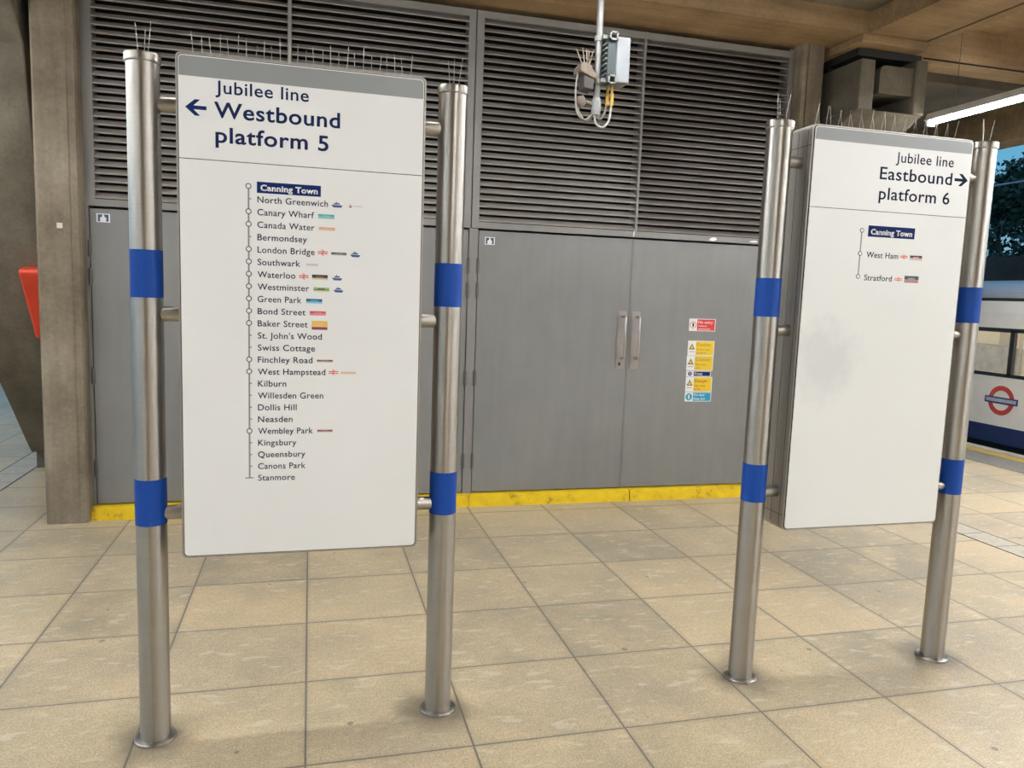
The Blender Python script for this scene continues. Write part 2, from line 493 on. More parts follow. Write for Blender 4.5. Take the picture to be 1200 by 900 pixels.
# track beds beside the island
MB().box(8.10, 13.5, -9, 18, -1.15, -0.95).build('trackbed_right', PLAT, kind='structure')
MB().box(-12.0, FX0, -9, 18, -1.15, -0.95).build('trackbed_left', PLAT, kind='structure')
MB().box(8.09, 8.10, -9, 18, -1.0, -0.12).build('platform_side_right', PLAT, kind='structure')
MB().box(-5.72, -5.71, -9, 18, -1.0, -0.12).build('platform_side_left', PLAT, kind='structure')
MB().box(-6.0, 8.1, -9.2, -9.0, 0, 4.35).build('added_wall_front', M['pillar'], kind='structure')  # unseen wall added to close off sky light and reflections from behind
MB().box(13.2, 13.5, -9, 22, -0.95, 2.75).build('wall_right', simple('retaining_wall', (0.045, 0.040, 0.035), 0.9, var=0.3, scale=2), kind='structure')
MB().box(-30, -12.0, -12, 30, -1.15, -0.2).build('ground_left', simple('ballast', (0.35, 0.35, 0.34), 0.9, var=0.2), kind='structure')
MB().box(13.5, 40, -12, 40, -1.15, 0.3).build('ground_right', simple('dark_earth', (0.05, 0.05, 0.03), 0.9, var=0.3), kind='structure')

# ceiling: slab, beams in both directions
ZB = 3.765
cm = MB()
cm.box(-1.79, 4.17, -9, 5.30, 3.925, 4.35)
MB().box(4.82, 8.6, -9, 5.65, 4.05, 4.35).build('ceiling_right', M['ceiling'], kind='structure')
cm.box(4.72, 8.6, 5.94, 7.0, 4.22, 4.35).box(4.72, 8.6, 7.0, 18, 4.05, 4.35)
cm.box(-6.22, -2.34, -9, 5.65, 4.05, 4.35).box(-6.22, -2.34, 5.65, 18, 4.05, 4.35)
cm.build('ceiling', M['slab'], kind='structure')
MB().box(-1.79, 4.17, 5.30, 6.3, ZB, 4.35).build('ceiling_beam_wall', M['ceiling'], kind='structure')
MB().box(4.17, 4.70, -9, 5.94, ZB, 4.35).box(4.735, 4.82, -9, 5.65, ZB + 0.004, 4.35).build('ceiling_beam_right', M['ceiling'], kind='structure')
MB().box(5.0, 7.9, 5.646, 5.66, ZB - 0.002, ZB + 0.008).build('ceiling_dark_strip_cross', M['void'], kind='structure')  # thin dark strip along the front bottom edge of the cross beam
MB().box(-2.34, -1.79, -9, 5.94, ZB, 4.35).build('ceiling_beam_left', M['ceiling'], kind='structure')
MB().box(4.72, 7.9, 5.65, 5.94, ZB, 4.35).build('ceiling_beam_cross', M['ceiling'], kind='structure')
MB().box(-5.5, -2.34, 5.65, 5.94, ZB, 4.35).build('ceiling_beam_cross_left', M['ceiling'], kind='structure')
MB().box(7.9, 8.25, -9, 18, 3.66, 4.35).build('canopy_edge_right', M['ceiling'], kind='structure')
MB().box(-5.85, -5.5, -9, 18, 3.66, 4.35).build('canopy_edge_left', M['ceiling'], kind='structure')
# groove line along the beam edge and ribbed deck in the recess
MB().box(4.70, 4.735, -9, 5.65, ZB + 0.03, 4.06).build('ceiling_groove', M['void'], kind='structure')
rb = MB()
for k in range(17):
    rb.box(5.0 + k * 0.15, 5.08 + k * 0.15, 6.15, 6.85, 4.12, 4.19)
rb.box(4.95, 7.6, 6.1, 6.9, 4.18, 4.219)
rb.build('ceiling_ribbed_deck', simple('dusty_ribbed_deck', (0.20, 0.165, 0.12), 0.85, var=0.2), kind='structure')

# equipment-room block behind the doors
WB = MB()
WB.box(-1.72, 4.05, 5.92, 11.5, 0, ZB)
WB.build('wall_back', M['void'], kind='structure')
YD = 5.78    # front face of the doors
fr = MB()
fr.box(-1.462, -1.442, 5.77, 5.92, 0.09, 3.74)           # left jamb
fr.box(1.163, 1.231, 5.775, 5.92, 0.09, 2.150)           # jamb between the two pairs
fr.box(1.228, 1.232, 5.80, 5.92, 0.09, 2.150)
fr.box(3.80, 3.845, 5.77, 5.92, 0.09, 3.74)              # right jamb
fr.build('trim_9', M['frame'], kind='structure')
# yellow upstand
kb = MB()
kb.prism([(5.70, 0), (5.92, 0), (5.92, 0.090), (5.735, 0.090), (5.715, 0.082)], -1.462, 1.20, 'x')
kb.prism([(5.70, 0), (5.92, 0), (5.92, 0.090), (5.735, 0.090), (5.715, 0.082)], 1.206, 2.555, 'x')
kb.prism([(5.70, 0), (5.92, 0), (5.92, 0.090), (5.735, 0.090), (5.715, 0.082)], 2.563, 3.845, 'x')
kb.build('baseboard_back', M['kerb'], kind='structure')


# ---- doors: two double doors, four leaves
def hinge(parent, x, z):
    h = MB().tube([(x, 5.770, z - 0.055), (x, 5.770, z + 0.055)], 0.011, 12)
    h.tube([(x, 5.772, z - 0.062), (x, 5.772, z - 0.055)], 0.006, 8).tube([(x, 5.772, z + 0.055), (x, 5.772, z + 0.062)], 0.006, 8)
    h.build('hinge', M['hinge'], parent)


def handle(parent, x0, x1, keyhole):
    p = MB().prism(rounded_rect(x0, x1, 1.090, 1.560, 0.006), YD - 0.004, YD + 0.001, 'y').build('handle_plate', M['plate'], parent)
    xc = x0 + (x1 - x0) * 0.60
    y0 = YD - 0.004; y1 = YD - 0.060
    pts = [(xc, y0, 1.515), (xc, y1 + 0.018, 1.515), (xc, y1 + 0.005, 1.510), (xc, y1, 1.497), (xc, y1, 1.198), (xc, y1 + 0.005, 1.185), (xc, y1 + 0.018, 1.180), (xc, y0, 1.180)]
    MB().tube(pts, 0.0095, 12).build('pull_bar', M['handle'], p)
    if keyhole:
        MB().prism([(xc - 0.014 + 0.010 * math.cos(a * PI / 6), 1.130 + 0.016 * math.sin(a * PI / 6)) for a in range(12)], YD - 0.0055, YD - 0.004, 'y').build('keyhole', M['seam'], p)


leaves = [(-1.435, -0.152, 'L', 0), (-0.148, 1.156, 'R', 0), (1.238, 2.502, 'L', 1), (2.508, 3.795, 'R', 1)]
for i, (x0, x1, side, bay) in enumerate(leaves):
    d = MB().prism(rounded_rect(x0, x1, 0.100, 2.136, 0.002, 2), YD, YD + 0.045, 'y').build('door_%d' % (i + 1), M['door'], kind='structure', bevel=0.003)
    hx = x0 - 0.004 if side == 'L' else x1 + 0.004
    for hz in (1.87, 1.68, 1.005, 0.352): hinge(d, hx, hz)
    if side == 'L': handle(d, x1 - 0.098, x1 - 0.022, True)
    else: handle(d, x0 + 0.020, x0 + 0.092, False)
    # wiped kick area edge strip
    if side == 'L': MB().box(x1 - 0.004, x1 + 0.0035, YD - 0.004, YD + 0.0, 0.102, 2.134).build('meeting_strip', M['frame'], d)

# ---- louvres above the doors
LZ0, LZ1 = 2.152, 3.722
PITCH_S = 0.0528


def louvre(x0, x1, lab, fl=0.055, frr=0.055, mat='louvre'):
    t = thing('ventilation_louvre', lab, 'louvre', ((x0 + x1) / 2, YD, LZ0))
    f = MB()
    f.box(x0, x0 + fl, 5.765, 5.90, LZ0, LZ1).box(x1 - frr, x1, 5.765, 5.90, LZ0, LZ1)
    f.box(x0 + fl, x1 - frr, 5.765, 5.90, LZ0, LZ0 + 0.046).box(x0 + fl, x1 - frr, 5.765, 5.90, LZ1 - 0.050, LZ1)
    f.build('louvre_frame', M['frame'], t)
    s = MB()
    z = LZ0 + 0.052
    while z + 0.046 < LZ1 - 0.045:
        s.prism([(5.768, z), (5.768, z + 0.009), (5.774, z + 0.0115), (5.822, z + 0.044), (5.836, z + 0.044), (5.836, z + 0.041), (5.824, z + 0.041), (5.775, z + 0.008), (5.771, z)],
                x0 + fl - 0.002, x1 - frr + 0.002, 'x')
        z += PITCH_S
    s.build('slats', M[mat], t)
    MB().box(x0 + 0.01, x1 - 0.01, 5.895, 5.915, LZ0 + 0.01, LZ1 - 0.01).build('dark_backing', M['void'], t)  # black sheet painting the dark interior seen between the slats
    return t


louvre(-1.442, -0.150, 'grey slatted louvre above the leftmost door, behind the Westbound sign and its left post', 0.045, 0.012)
louvre(-0.148, 1.168, 'grey slatted louvre behind the right half of the Westbound sign, up to the middle joint', 0.012, 0.052)
lv3 = louvre(1.176, 2.514, 'grey slatted louvre over the double doors, behind the hanging antenna box', 0.055, 0.010)
lv4 = louvre(2.516, 3.840, 'brown stained slatted louvre at the far right, beside the concrete pillar', 0.010, 0.045, 'louvre_stained')
def scrap(par, x, z, w, h):
    MB().prism([(x, z), (x + w * .6, z - h * .2), (x + w, z + h * .3), (x + w * .8, z + h), (x + w * .3, z + h * .8)], 5.7635, 5.765, 'y').build('paper_scrap', M['ink_white'], par)


scrap(lv3, 2.492, 2.160, 0.014, 0.045)
scrap(lv4, 3.165, 2.162, 0.075, 0.026)
scrap(lv4, 3.535, 2.166, 0.085, 0.014)
MB().box(-0.158, -0.138, 5.757, 5.765, LZ0, LZ1).build('trim_10', M['trim'], kind='structure')
MB().box(2.507, 2.522, 5.757, 5.765, LZ0, LZ1).build('trim_11', M['frame'], kind='structure')


# ---- stickers and notices on the doors
def sticker(x0, x1, z0, z1, lab):
    o = MB().box(x0, x1, YD - 0.0015, YD - 0.0002, z0, z1).build('door_sticker', M['ink_white'])
    tag(o, lab, 'sticker')
    w = x1 - x0; h = z1 - z0
    b = MB().box(x0 + 0.10 * w, x1 - 0.10 * w, YD - 0.0022, YD - 0.0015, z0 + 0.10 * h, z1 - 0.10 * h)
    b.build('blue_field', M['sticker_blue'], o)
    xm = (x0 + x1) / 2
    MB().prism([(xm - 0.22 * w, z0 + 0.10 * h), (xm + 0.20 * w, z0 + 0.10 * h), (xm + 0.24 * w, z0 + 0.45 * h), (xm + 0.10 * w, z0 + 0.66 * h), (xm + 0.04 * w, z0 + 0.90 * h), (xm - 0.05 * w, z0 + 0.90 * h), (xm - 0.08 * w, z0 + 0.64 * h), (xm - 0.24 * w, z0 + 0.50 * h)], YD - 0.0028, YD - 0.0022, 'y').build('pictogram', M['ink_white'], o)


sticker(-1.395, -1.312, 2.046, 2.104, 'small blue and white square sticker at the top of the leftmost grey door')
sticker(1.284, 1.362, 2.032, 2.090, 'small blue and white square sticker at the top left of the right double doors')


def tri(cx, cz, r):
    return [(cx - r, cz - r * 0.75), (cx + r, cz - r * 0.75), (cx, cz + r)]


def notice(name, x0, x1, z0, z1, colour, lab, lines, picto, ink_mat):
    o = MB().box(x0, x1, YD - 0.003, YD - 0.0002, z0, z1).build(name, M['ink_white'])
    tag(o, lab, 'notice')
    w = x1 - x0; h = z1 - z0
    xs = x0 + w * 0.30
    MB().box(xs, x1 - 0.006, YD - 0.0036, YD - 0.003, z0 + 0.005, z1 - 0.005).build('colour_field', colour, o)
    cx = x0 + w * 0.15; cz = (z0 + z1) / 2
    if picto == 'triangle':
        MB().prism(tri(cx, cz + 0.01, 0.028), YD - 0.0036, YD - 0.003, 'y').build('pictogram', M['sign_black'], o)
        MB().prism(tri(cx, cz + 0.009, 0.018), YD - 0.0042, YD - 0.0036, 'y').build('pictogram', M['signal_yellow'], o)
        MB().box(cx - 0.024, cx + 0.024, YD - 0.0036, YD - 0.003, cz - 0.032, cz - 0.027).build('pictogram', M['line_grey'], o)
    elif picto == 'disc':
        r = min(0.030, h * 0.38)
        MB().prism([(cx + r * math.cos(a * PI / 12), cz + r * math.sin(a * PI / 12)) for a in range(24)], YD - 0.0036, YD - 0.003, 'y').build('pictogram', colour, o)
        MB().prism([(cx - r * .2, cz - r * .6), (cx + r * .2, cz - r * .6), (cx + r * .2, cz + r * .6), (cx - r * .2, cz + r * .6)], YD - 0.0042, YD - 0.0036, 'y').build('pictogram', M['ink_white'], o)
    elif picto == 'ban':
        r = 0.030; pt = MB()
        for k in range(24):
            a0, a1 = k * PI / 12, (k + 1) * PI / 12
            pt.prism([(cx + r * math.cos(a0), cz + r * math.sin(a0)), (cx + r * math.cos(a1), cz + r * math.sin(a1)), (cx + .8 * r * math.cos(a1), cz + .8 * r * math.sin(a1)), (cx + .8 * r * math.cos(a0), cz + .8 * r * math.sin(a0))], YD - 0.0036, YD - 0.003, 'y')
        pt.build('pictogram', M['rail_red'], o)
        MB().prism([(cx - 0.006, cz - 0.018), (cx + 0.006, cz - 0.018), (cx + 0.009, cz + 0.008), (cx, cz + 0.019), (cx - 0.009, cz + 0.008)], YD - 0.0036, YD - 0.003, 'y').build('pictogram', M['sign_black'], o)
    for (txt, fz, cap, fw) in lines:
        lettering('lettering', txt, ink_mat, o, xs + w * 0.035, z0 + h * fz, YD - 0.0036, cap, w * fw, 0.012)
    return o


notice('warning_notice', 3.043, 3.284, 1.413, 1.516, M['signal_red'], 'red and white prohibition notice reading No entry, topmost of the notices on the right door',
       [('No entry', 0.62, 0.022, 0.56), ('without', 0.36, 0.014, 0.34), ('authorisation', 0.12, 0.014, 0.48)], 'ban', M['ink_white'])
notice('warning_notice', 3.043, 3.287, 1.208, 1.332, M['signal_yellow'], 'yellow notice reading Caution, the upper of the pair below the red notice',
       [('Caution', 0.66, 0.024, 0.52), ('This door opens', 0.36, 0.014, 0.50), ('outwards', 0.14, 0.014, 0.36)], 'triangle', ink('notice_brown', (0.42, 0.26, 0.02)))
notice('warning_notice', 3.040, 3.285, 1.082, 1.206, M['signal_yellow'], 'yellow notice reading Caution, the lower of the pair, just above the navy strip',
       [('Caution', 0.66, 0.024, 0.52), ('Please keep', 0.36, 0.014, 0.40), ('clear', 0.14, 0.014, 0.18)], 'triangle', M['notice_brown'])
notice('warning_notice', 3.043, 3.270, 1.032, 1.078, M['navy_box'], 'narrow navy strip notice reading Private, between the yellow notices',
       [('Private', 0.28, 0.022, 0.32)], 'disc', M['ink_white'])
notice('warning_notice', 3.043, 3.287, 0.903, 1.029, M['signal_yellow'], 'yellow notice reading Danger, just above the blue notice at the bottom',
       [('Danger', 0.64, 0.026, 0.50), ('High voltage', 0.36, 0.014, 0.42), ('inside', 0.14, 0.014, 0.22)], 'triangle', ink('danger_orange', (0.50, 0.10, 0.01)))
notice('warning_notice', 3.043, 3.287, 0.820, 0.899, M['signal_cyan'], 'light blue notice, lowest of the notices on the right door',
       [('Fire door', 0.60, 0.019, 0.42), ('Keep shut', 0.20, 0.019, 0.44)], 'disc', M['ink_white'])

# ---- concrete pillars either side of the doors
def pillar(x0, x1, lab, chamfer_side):
    p = MB()
    ch = 0.018
    g = 0.055
    y0, y1 = 5.655, 5.93
    if chamfer_side > 0:    # groove towards the doors on the right hand edge
        prof = [(x0 + ch, y0), (x1 - g, y0), (x1 - g, y0 + 0.003), (x1 - g + 0.008, y0 + 0.003), (x1 - g + 0.008, y0), (x1 - 0.01, y0 + 0.006), (x1, y0 + 0.03), (x1, y1), (x0, y1), (x0, y0 + ch)]
    else:
        prof = [(x0 + 0.01, y0 + 0.006), (x0 + g - 0.012, y0), (x0 + g - 0.012, y0 + 0.012), (x0 + g, y0 + 0.012), (x0 + g, y0), (x1 - ch, y0), (x1, y0 + ch), (x1, y1), (x0, y1), (x0, y0 + 0.03)]
    p.prism(prof, 0.0, ZB - 0.001, 'z')
    o = p.build('concrete_pillar', M['pillar'])
    tag(o, lab, 'pillar')
    return o


pillar(-1.725, -1.464, 'square brown concrete pillar at the left end of the grey doors', 1)
pillar(3.847, 4.055, 'narrow concrete pillar at the right end of the louvres, behind the Eastbound sign', -1)
tg_ = MB().box(-1.600, -1.566, 5.6505, 5.6545, 1.985, 2.020).build('wall_tag', simple('white_tag', (0.62, 0.60, 0.54), 0.5), bevel=0.001)
tag(tg_, 'tiny white square tag stuck high on the left concrete pillar', 'tag')


# ---- flared columns carrying the canopy beams
def column(x0, x1, lab, hz=3.215):
    front = [(7.36, 0.155), (7.22, 0.30), (6.95, 0.60), (6.63, 0.94), (6.38, 1.30), (6.17, 1.75), (6.00, 2.20), (5.87, 2.60), (5.77, hz - 0.295), (5.60, hz - 0.115), (5.42, hz - 0.015), (5.37, hz + 0.025)]
    fl = [(8.15 + (7.36 - y) * 0.4, z) for y, z in front]
    t = thing('flared_column', lab, 'column', ((x0 + x1) / 2, 7.6, 0))
    b = MB()
    body = [p for p in front[:-1]]
    b.prism(body + [(5.37, hz + 0.005), (8.9, hz + 0.005)] + list(reversed(fl[:-2])), x0, x1, 'x')
    b.build('shaft', M['column'], t, bevel=0.02)
    MB().box(x0 + 0.02, x1 - 0.04, 7.43, 8.05, 0, 0.165).build('foot', M['column'], t)
    h = MB()
    w = x1 - x0
    h.box(x0, x0 + 0.135, 5.36, 5.80, hz, 3.60).box(x1 - 0.11, x1, 5.36, 5.80, hz, 3.64)
    h.box(x0, x1, 5.80, 8.6, hz, 3.60)
    h.build('forked_head', M['column'], t, bevel=0.012)
    bl = MB().prism(rounded_rect(x0 + 0.20, x1 - 0.10, max(3.36, hz + 0.03), 3.575, 0.05, 5, (0, 0, 0, 1)), 5.385, 5.82, 'y')
    bl.build('bearing_block', M['column'], t)
    MB().box(x0 + 0.01, x1 - 0.02, 5.42, 5.92, 3.64, 3.695).build('bearing_pad', M['seam'], t)
    MB().box(x0 + 0.02, x1 - 0.02, 5.80, 5.94, 3.60, 3.64).build('packing', M['void'], t)
    return t


column(4.17, 4.80, 'flared concrete column with forked head at the right, rising behind the Eastbound sign')
column(-2.34, -1.79, 'leaning flared grey concrete column at the left edge, carrying the red box', 3.44)
for x0, x1 in ((4.115, 4.725), (-2.345, -1.735)):
    pl = MB().prism([(x0, 5.295), (x1, 5.295), (x1, 5.94), (x0, 5.94)], 3.700, 3.764, 'z')
    pl.build('ceiling_bearing_plate', M['ceiling'], kind='structure', bevel=0.01)

# red box on the left column, lying on its sloping face
rbx = MB()
zt, zb = 1.74, 1.20


def col_front(z):
    P = [(7.40, 0.10), (7.22, 0.30), (6.95, 0.60), (6.63, 0.94), (6.38, 1.30), (6.17, 1.75), (6.00, 2.20)]
    for (ya, za), (yb, zc) in zip(P, P[1:]):
        if za <= z <= zc: return ya + (yb - ya) * (z - za) / (zc - za)
    return 6.0


yt, yb_ = col_front(zt), col_front(zb)
rbx.prism([(yt - 0.002, zt), (yt - 0.11, zt - 0.02), (yt - 0.125, zt - 0.05), (yb_ - 0.125, zb + 0.07), (yb_ - 0.10, zb + 0.02), (yb_ - 0.002, zb)], -1.965, -1.81, 'x')
ro = rbx.build('red_box', M['red'], bevel=0.015)
tag(ro, 'bright red box fixed to the leaning concrete column at the left edge', 'box')

# ================================================================== SIGNS
YS = 2.790               # front of the sign panels
K = YS / 2.743
def SX(x): return x * K
def SZ(z): return CAM_H + (z - CAM_H) * K


def frange(a, b, n): return [a + (b - a) * i / (n - 1) for i in range(n)]


def arrow_pts(tip, tail, zc, hh):
    s = 1 if tail > tip else -1
    L = abs(tail - tip)
    def q(a, b): return (tip + s * a * L, zc + b * hh)
    return [q(0, 0), q(.45, 1), q(.70, 1), q(.385, .235), q(1, .235), q(1, -.235), q(.385, -.235), q(.70, -1), q(.45, -1)]


class Sign:
    def __init__(self, label, xp0, xp1, x0, x1, z0, z1, zseam, zband, stained):
        self.x0, self.x1 = x0, x1
        self.t = t = thing('direction_sign', label, 'sign', ((xp0 + xp1) / 2, 2.86, 0))
        self.y = YS
        for xp in (xp0, xp1): self.post(xp)
        for zc in (2.246, 1.548, 0.846):
            for a, b in ((xp0 + 0.045, x0 + 0.006), (x1 - 0.006, xp1 - 0.045)):
                br = MB().tube([(a, 2.862, zc), (b, 2.862, zc)], 0.0255, 24)
                br.build('bracket', M['steel'], t)
        # case: slightly larger tray behind the face panels, seams on its sides
        cs = MB().prism(rounded_rect(x0 - 0.009, x1 + 0.009, z0 - 0.009, z1 + 0.009, 0.018, 6), YS + 0.006, 2.935, 'y')
        case = cs.build('sign_case', M['case'], t)
        sm = MB()
        for xs_, o in ((x0 - 0.009, -1), (x1 + 0.009, 1)):
            a, b = (xs_ - 0.0006, xs_ + 0.0004) if o < 0 else (xs_ - 0.0004, xs_ + 0.0006)
            for yy in (2.822, 2.884): sm.box(a, b, yy, yy + 0.002, z0 + 0.012, z1 - 0.012)
            for zz in (z0 + 0.055, z1 - 0.075): sm.box(a, b, YS + 0.008, 2.933, zz, zz + 0.002)
        sm.build('case_seam', M['seam'], case)
        MB().prism(rounded_rect(x0 - 0.0025, x1 + 0.0025, z0 - 0.0025, z1 + 0.0025, 0.0155, 6), YS + 0.003, YS + 0.0065, 'y').build('gasket', M['seam'], t)
        self.head = MB().prism(rounded_rect(x0, x1, zseam + 0.0013, z1, 0.014, 6, (0, 0, 1, 1)), YS, YS + 0.004, 'y').build('header_panel', M['white'], t)
        self.route = MB().prism(rounded_rect(x0, x1, z0, zseam - 0.0013, 0.014, 6, (1, 1, 0, 0)), YS, YS + 0.004, 'y').build('route_panel', M['white_stained'] if stained else M['white'], t)
        MB().prism(rounded_rect(x0 + 0.002, x1 - 0.002, zband, z1 - 0.003, 0.012, 6, (0, 0, 1, 1)), YS - 0.0008, YS, 'y').build('grey_band', M['band_grey'], self.head)
        # bird spikes along the top
        sp = MB().box(x0 + 0.03, x1 - 0.03, 2.850, 2.866, z1 + 0.009, z1 + 0.013)
        n = 27
        for i in range(n):
            x = x0 + 0.04 + (x1 - x0 - 0.08) * i / (n - 1)
            sp.tube([(x, 2.858, z1 + 0.006), (x + random.uniform(-.006, .006), 2.858 + (0.018 if i % 2 else -0.018), z1 + 0.085 + random.uniform(-.01, .02))], 0.0009, 4)
        sp.build('bird_spikes', M['wire'], t)

    def post(self, x):
        y = 2.86; r = 0.0515
        p = MB().lathe([(r, 0.012), (r, 2.372)], 48, (x, y, 0)).build('post', M['steel'], self.t)
        p.data.transform(Matrix.Translation((-x, -y, 0))); p.location = (x, y, 0); p.matrix_parent_inverse = Matrix.Translation(-Vector(self.t.location))
        WL[p.name] = Vector((x, y, 0))
        def sub(mb, name, mat):
            o = mb.build(name, mat); o.parent = p; return o
        sub(MB().lathe([(0.0, 0.0), (0.072, 0.0), (0.072, 0.008), (0.068, 0.011), (0.0515, 0.011), (0.0515, 0.016)], 48), 'base_flange', M['steel'])
        sub(MB().lathe([(0.050, 2.370), (0.0555, 2.372), (0.0565, 2.376), (0.0565, 2.396), (0.0545, 2.400), (0.0, 2.401)], 48), 'cap', M['steel'])
        for a, b in ((1.603, 1.763), (0.810, 0.974)):
            sub(MB().lathe([(r, a), (r + 0.0007, a), (r + 0.0007, b), (r, b)], 48), 'blue_band', M['blue'])
        s = MB()
        for ax, ay in ((-0.020, 0.0), (0.006, 0.010), (0.030, -0.006)):
            s.tube([(ax * 0.6, ay, 2.400), (ax, ay * 2.2, 2.49 + random.uniform(0, 0.025))], 0.0010, 5)
        s.lathe([(0.030, 2.401), (0.030, 2.405), (0.0, 2.405)], 16)
        sub(s, 'bird_spikes', M['wire'])

    def head_text(self, name, body, xl, xr, zb, cap, bold, mat):
        lettering(name, body, mat, self.head, SX(xl), SZ(zb), self.y, cap * K, (xr - xl) * K, bold)

    def arrow(self, tip, tail, zc, hh, mat):
        MB().prism(arrow_pts(SX(tip), SX(tail), SZ(zc), hh * K), self.y - 0.0008, self.y, 'y').build('arrow', mat, self.head)

    def name_text(self, body, xl, xr, zc, cap, mat, bold=0.0, name='station_name'):
        lettering(name, body, mat, self.route, SX(xl), SZ(zc) - cap * K / 2, self.y - (0.0008 if name == 'boxed_name' else 0), cap * K, (xr - xl) * K, bold)

    def route_line(self, xc, z0, z1, ticks, bar):
        y = self.y
        m = MB().box(SX(xc) - 0.0028, SX(xc) + 0.0028, y - 0.0005, y, SZ(z1), SZ(z0))
        for z in ticks: m.box(SX(xc) + 0.0025, SX(xc) + 0.0085, y - 0.0005, y, SZ(z) - 0.0022, SZ(z) + 0.0022)
        if bar: m.box(SX(xc) - 0.015, SX(xc) + 0.013, y - 0.0005, y, SZ(z1) - 0.002, SZ(z1) + 0.002)
        m.build('route_line', M['line_grey'], self.route)

    def circle(self, x, z, r=0.0098):
        y = self.y; cx, cz = SX(x), SZ(z)
        pts = [(cx + r * math.cos(a * PI / 14), cz + r * math.sin(a * PI / 14)) for a in range(28)]
        c = MB().prism(pts, y - 0.0010, y, 'y').build('interchange_ring', M['ink_dark'], self.route)
        r2 = r * 0.70
        pts = [(cx + r2 * math.cos(a * PI / 14), cz + r2 * math.sin(a * PI / 14)) for a in range(28)]
        o = MB().prism(pts, y - 0.0016, y - 0.0005, 'y')
        # its white middle stays part of the same ring print
        o.v = o.v
        me = bpy.data.meshes.new('ring')
        k = len(c.data.vertices)
        bm = bmesh.new(); bm.from_mesh(c.data)
        vs = [bm.verts.new(p) for p in o.v]
        for f in o.f:
            nf = bm.faces.new([vs[i] for i in f]); nf.material_index = 1
        bm.to_mesh(c.data); bm.free()
        c.data.materials.append(M['ink_white'])
        bpy.data.meshes.remove(me)

    def box_label(self, xl, xr, z0, z1, mat):
        MB().box(SX(xl), SX(xr), self.y - 0.0008, self.y, SZ(z0), SZ(z1)).build('name_box', mat, self.route)

    def chip(self, x0, x1, zc, h, top, body, foot=None, name='line_label'):
        """printed line label: coloured strip with darker ends/edge"""
        y = self.y
        a, b = SX(x0), SX(x1); z = SZ(zc)
        o = MB().box(a, b, y - 0.0006, y, z - h / 2, z + h / 2).build(name, body, self.route)
        bm = bmesh.new(); bm.from_mesh(o.data)
        def rect(xa, xb, za, zb, mi):
            vs = [bm.verts.new((xx, yy, zz)) for yy in (y - 0.0011, y - 0.0006) for (xx, zz) in ((xa, za), (xb, za), (xb, zb), (xa, zb))]
            for q in ((0, 1, 2, 3), (7, 6, 5, 4), (0, 4, 5, 1), (1, 5, 6, 2), (2, 6, 7, 3), (3, 7, 4, 0)):
                bm.faces.new([vs[i] for i in q]).material_index = mi
        rect(a, a + (b - a) * .26, z + h * .0, z + h / 2, 1); rect(b - (b - a) * .26, b, z + h * .0, z + h / 2, 1)
        rect(a + (b - a) * .26, b - (b - a) * .26, z + h * .22, z + h * .5, 1)
        if foot: rect(a, b, z - h / 2, z - h * .2, 2)
        bmesh.ops.recalc_face_normals(bm, faces=bm.faces[:])
        bm.to_mesh(o.data); bm.free()
        o.data.materials.append(top)
        if foot: o.data.materials.append(foot)

    def boat(self, x0, x1, zc):
        y = self.y; a, b = SX(x0), SX(x1); z = SZ(zc); w = b - a
        m = MB()
        m.prism([(a, z), (b, z - 0.001), (b - w * .14, z - 0.0085), (a + w * .20, z - 0.0085)], y - 0.0006, y, 'y')
        m.prism([(a + w * .18, z + 0.0015), (b - w * .2, z + 0.0015), (b - w * .3, z + 0.0065), (a + w * .3, z + 0.0065)], y - 0.0006, y, 'y')
        m.box(a + w * .42, a + w * .50, y - 0.0006, y, z + 0.0065, z + 0.0105)
        m.build('boat_symbol', M['boat_blue'], self.route)

    def rail(self, x0, x1, zc):
        y = self.y; a, b = SX(x0), SX(x1); z = SZ(zc); w = b - a; t = 0.0017
        m = MB()
        m.box(a, b, y - 0.0006, y, z + 0.0026 - t, z + 0.0026 + t)
        m.box(a, b, y - 0.0006, y, z - 0.0036 - t, z - 0.0036 + t)
        def bar(p, q):
            m.prism([(p[0] - t * 1.2, p[1]), (p[0] + t * 1.2, p[1]), (q[0] + t * 1.2, q[1]), (q[0] - t * 1.2, q[1])], y - 0.0007, y, 'y')
        bar((a + w * .62, z - 0.0036), (a + w * .36, z + 0.0026))
        bar((a + w * .66, z + 0.0026), (a + w * .40, z + 0.0105))
        bar((a + w * .34, z - 0.0036), (a + w * .60, z - 0.0110))
        m.build('rail_symbol', M['rail_red'], self.route)


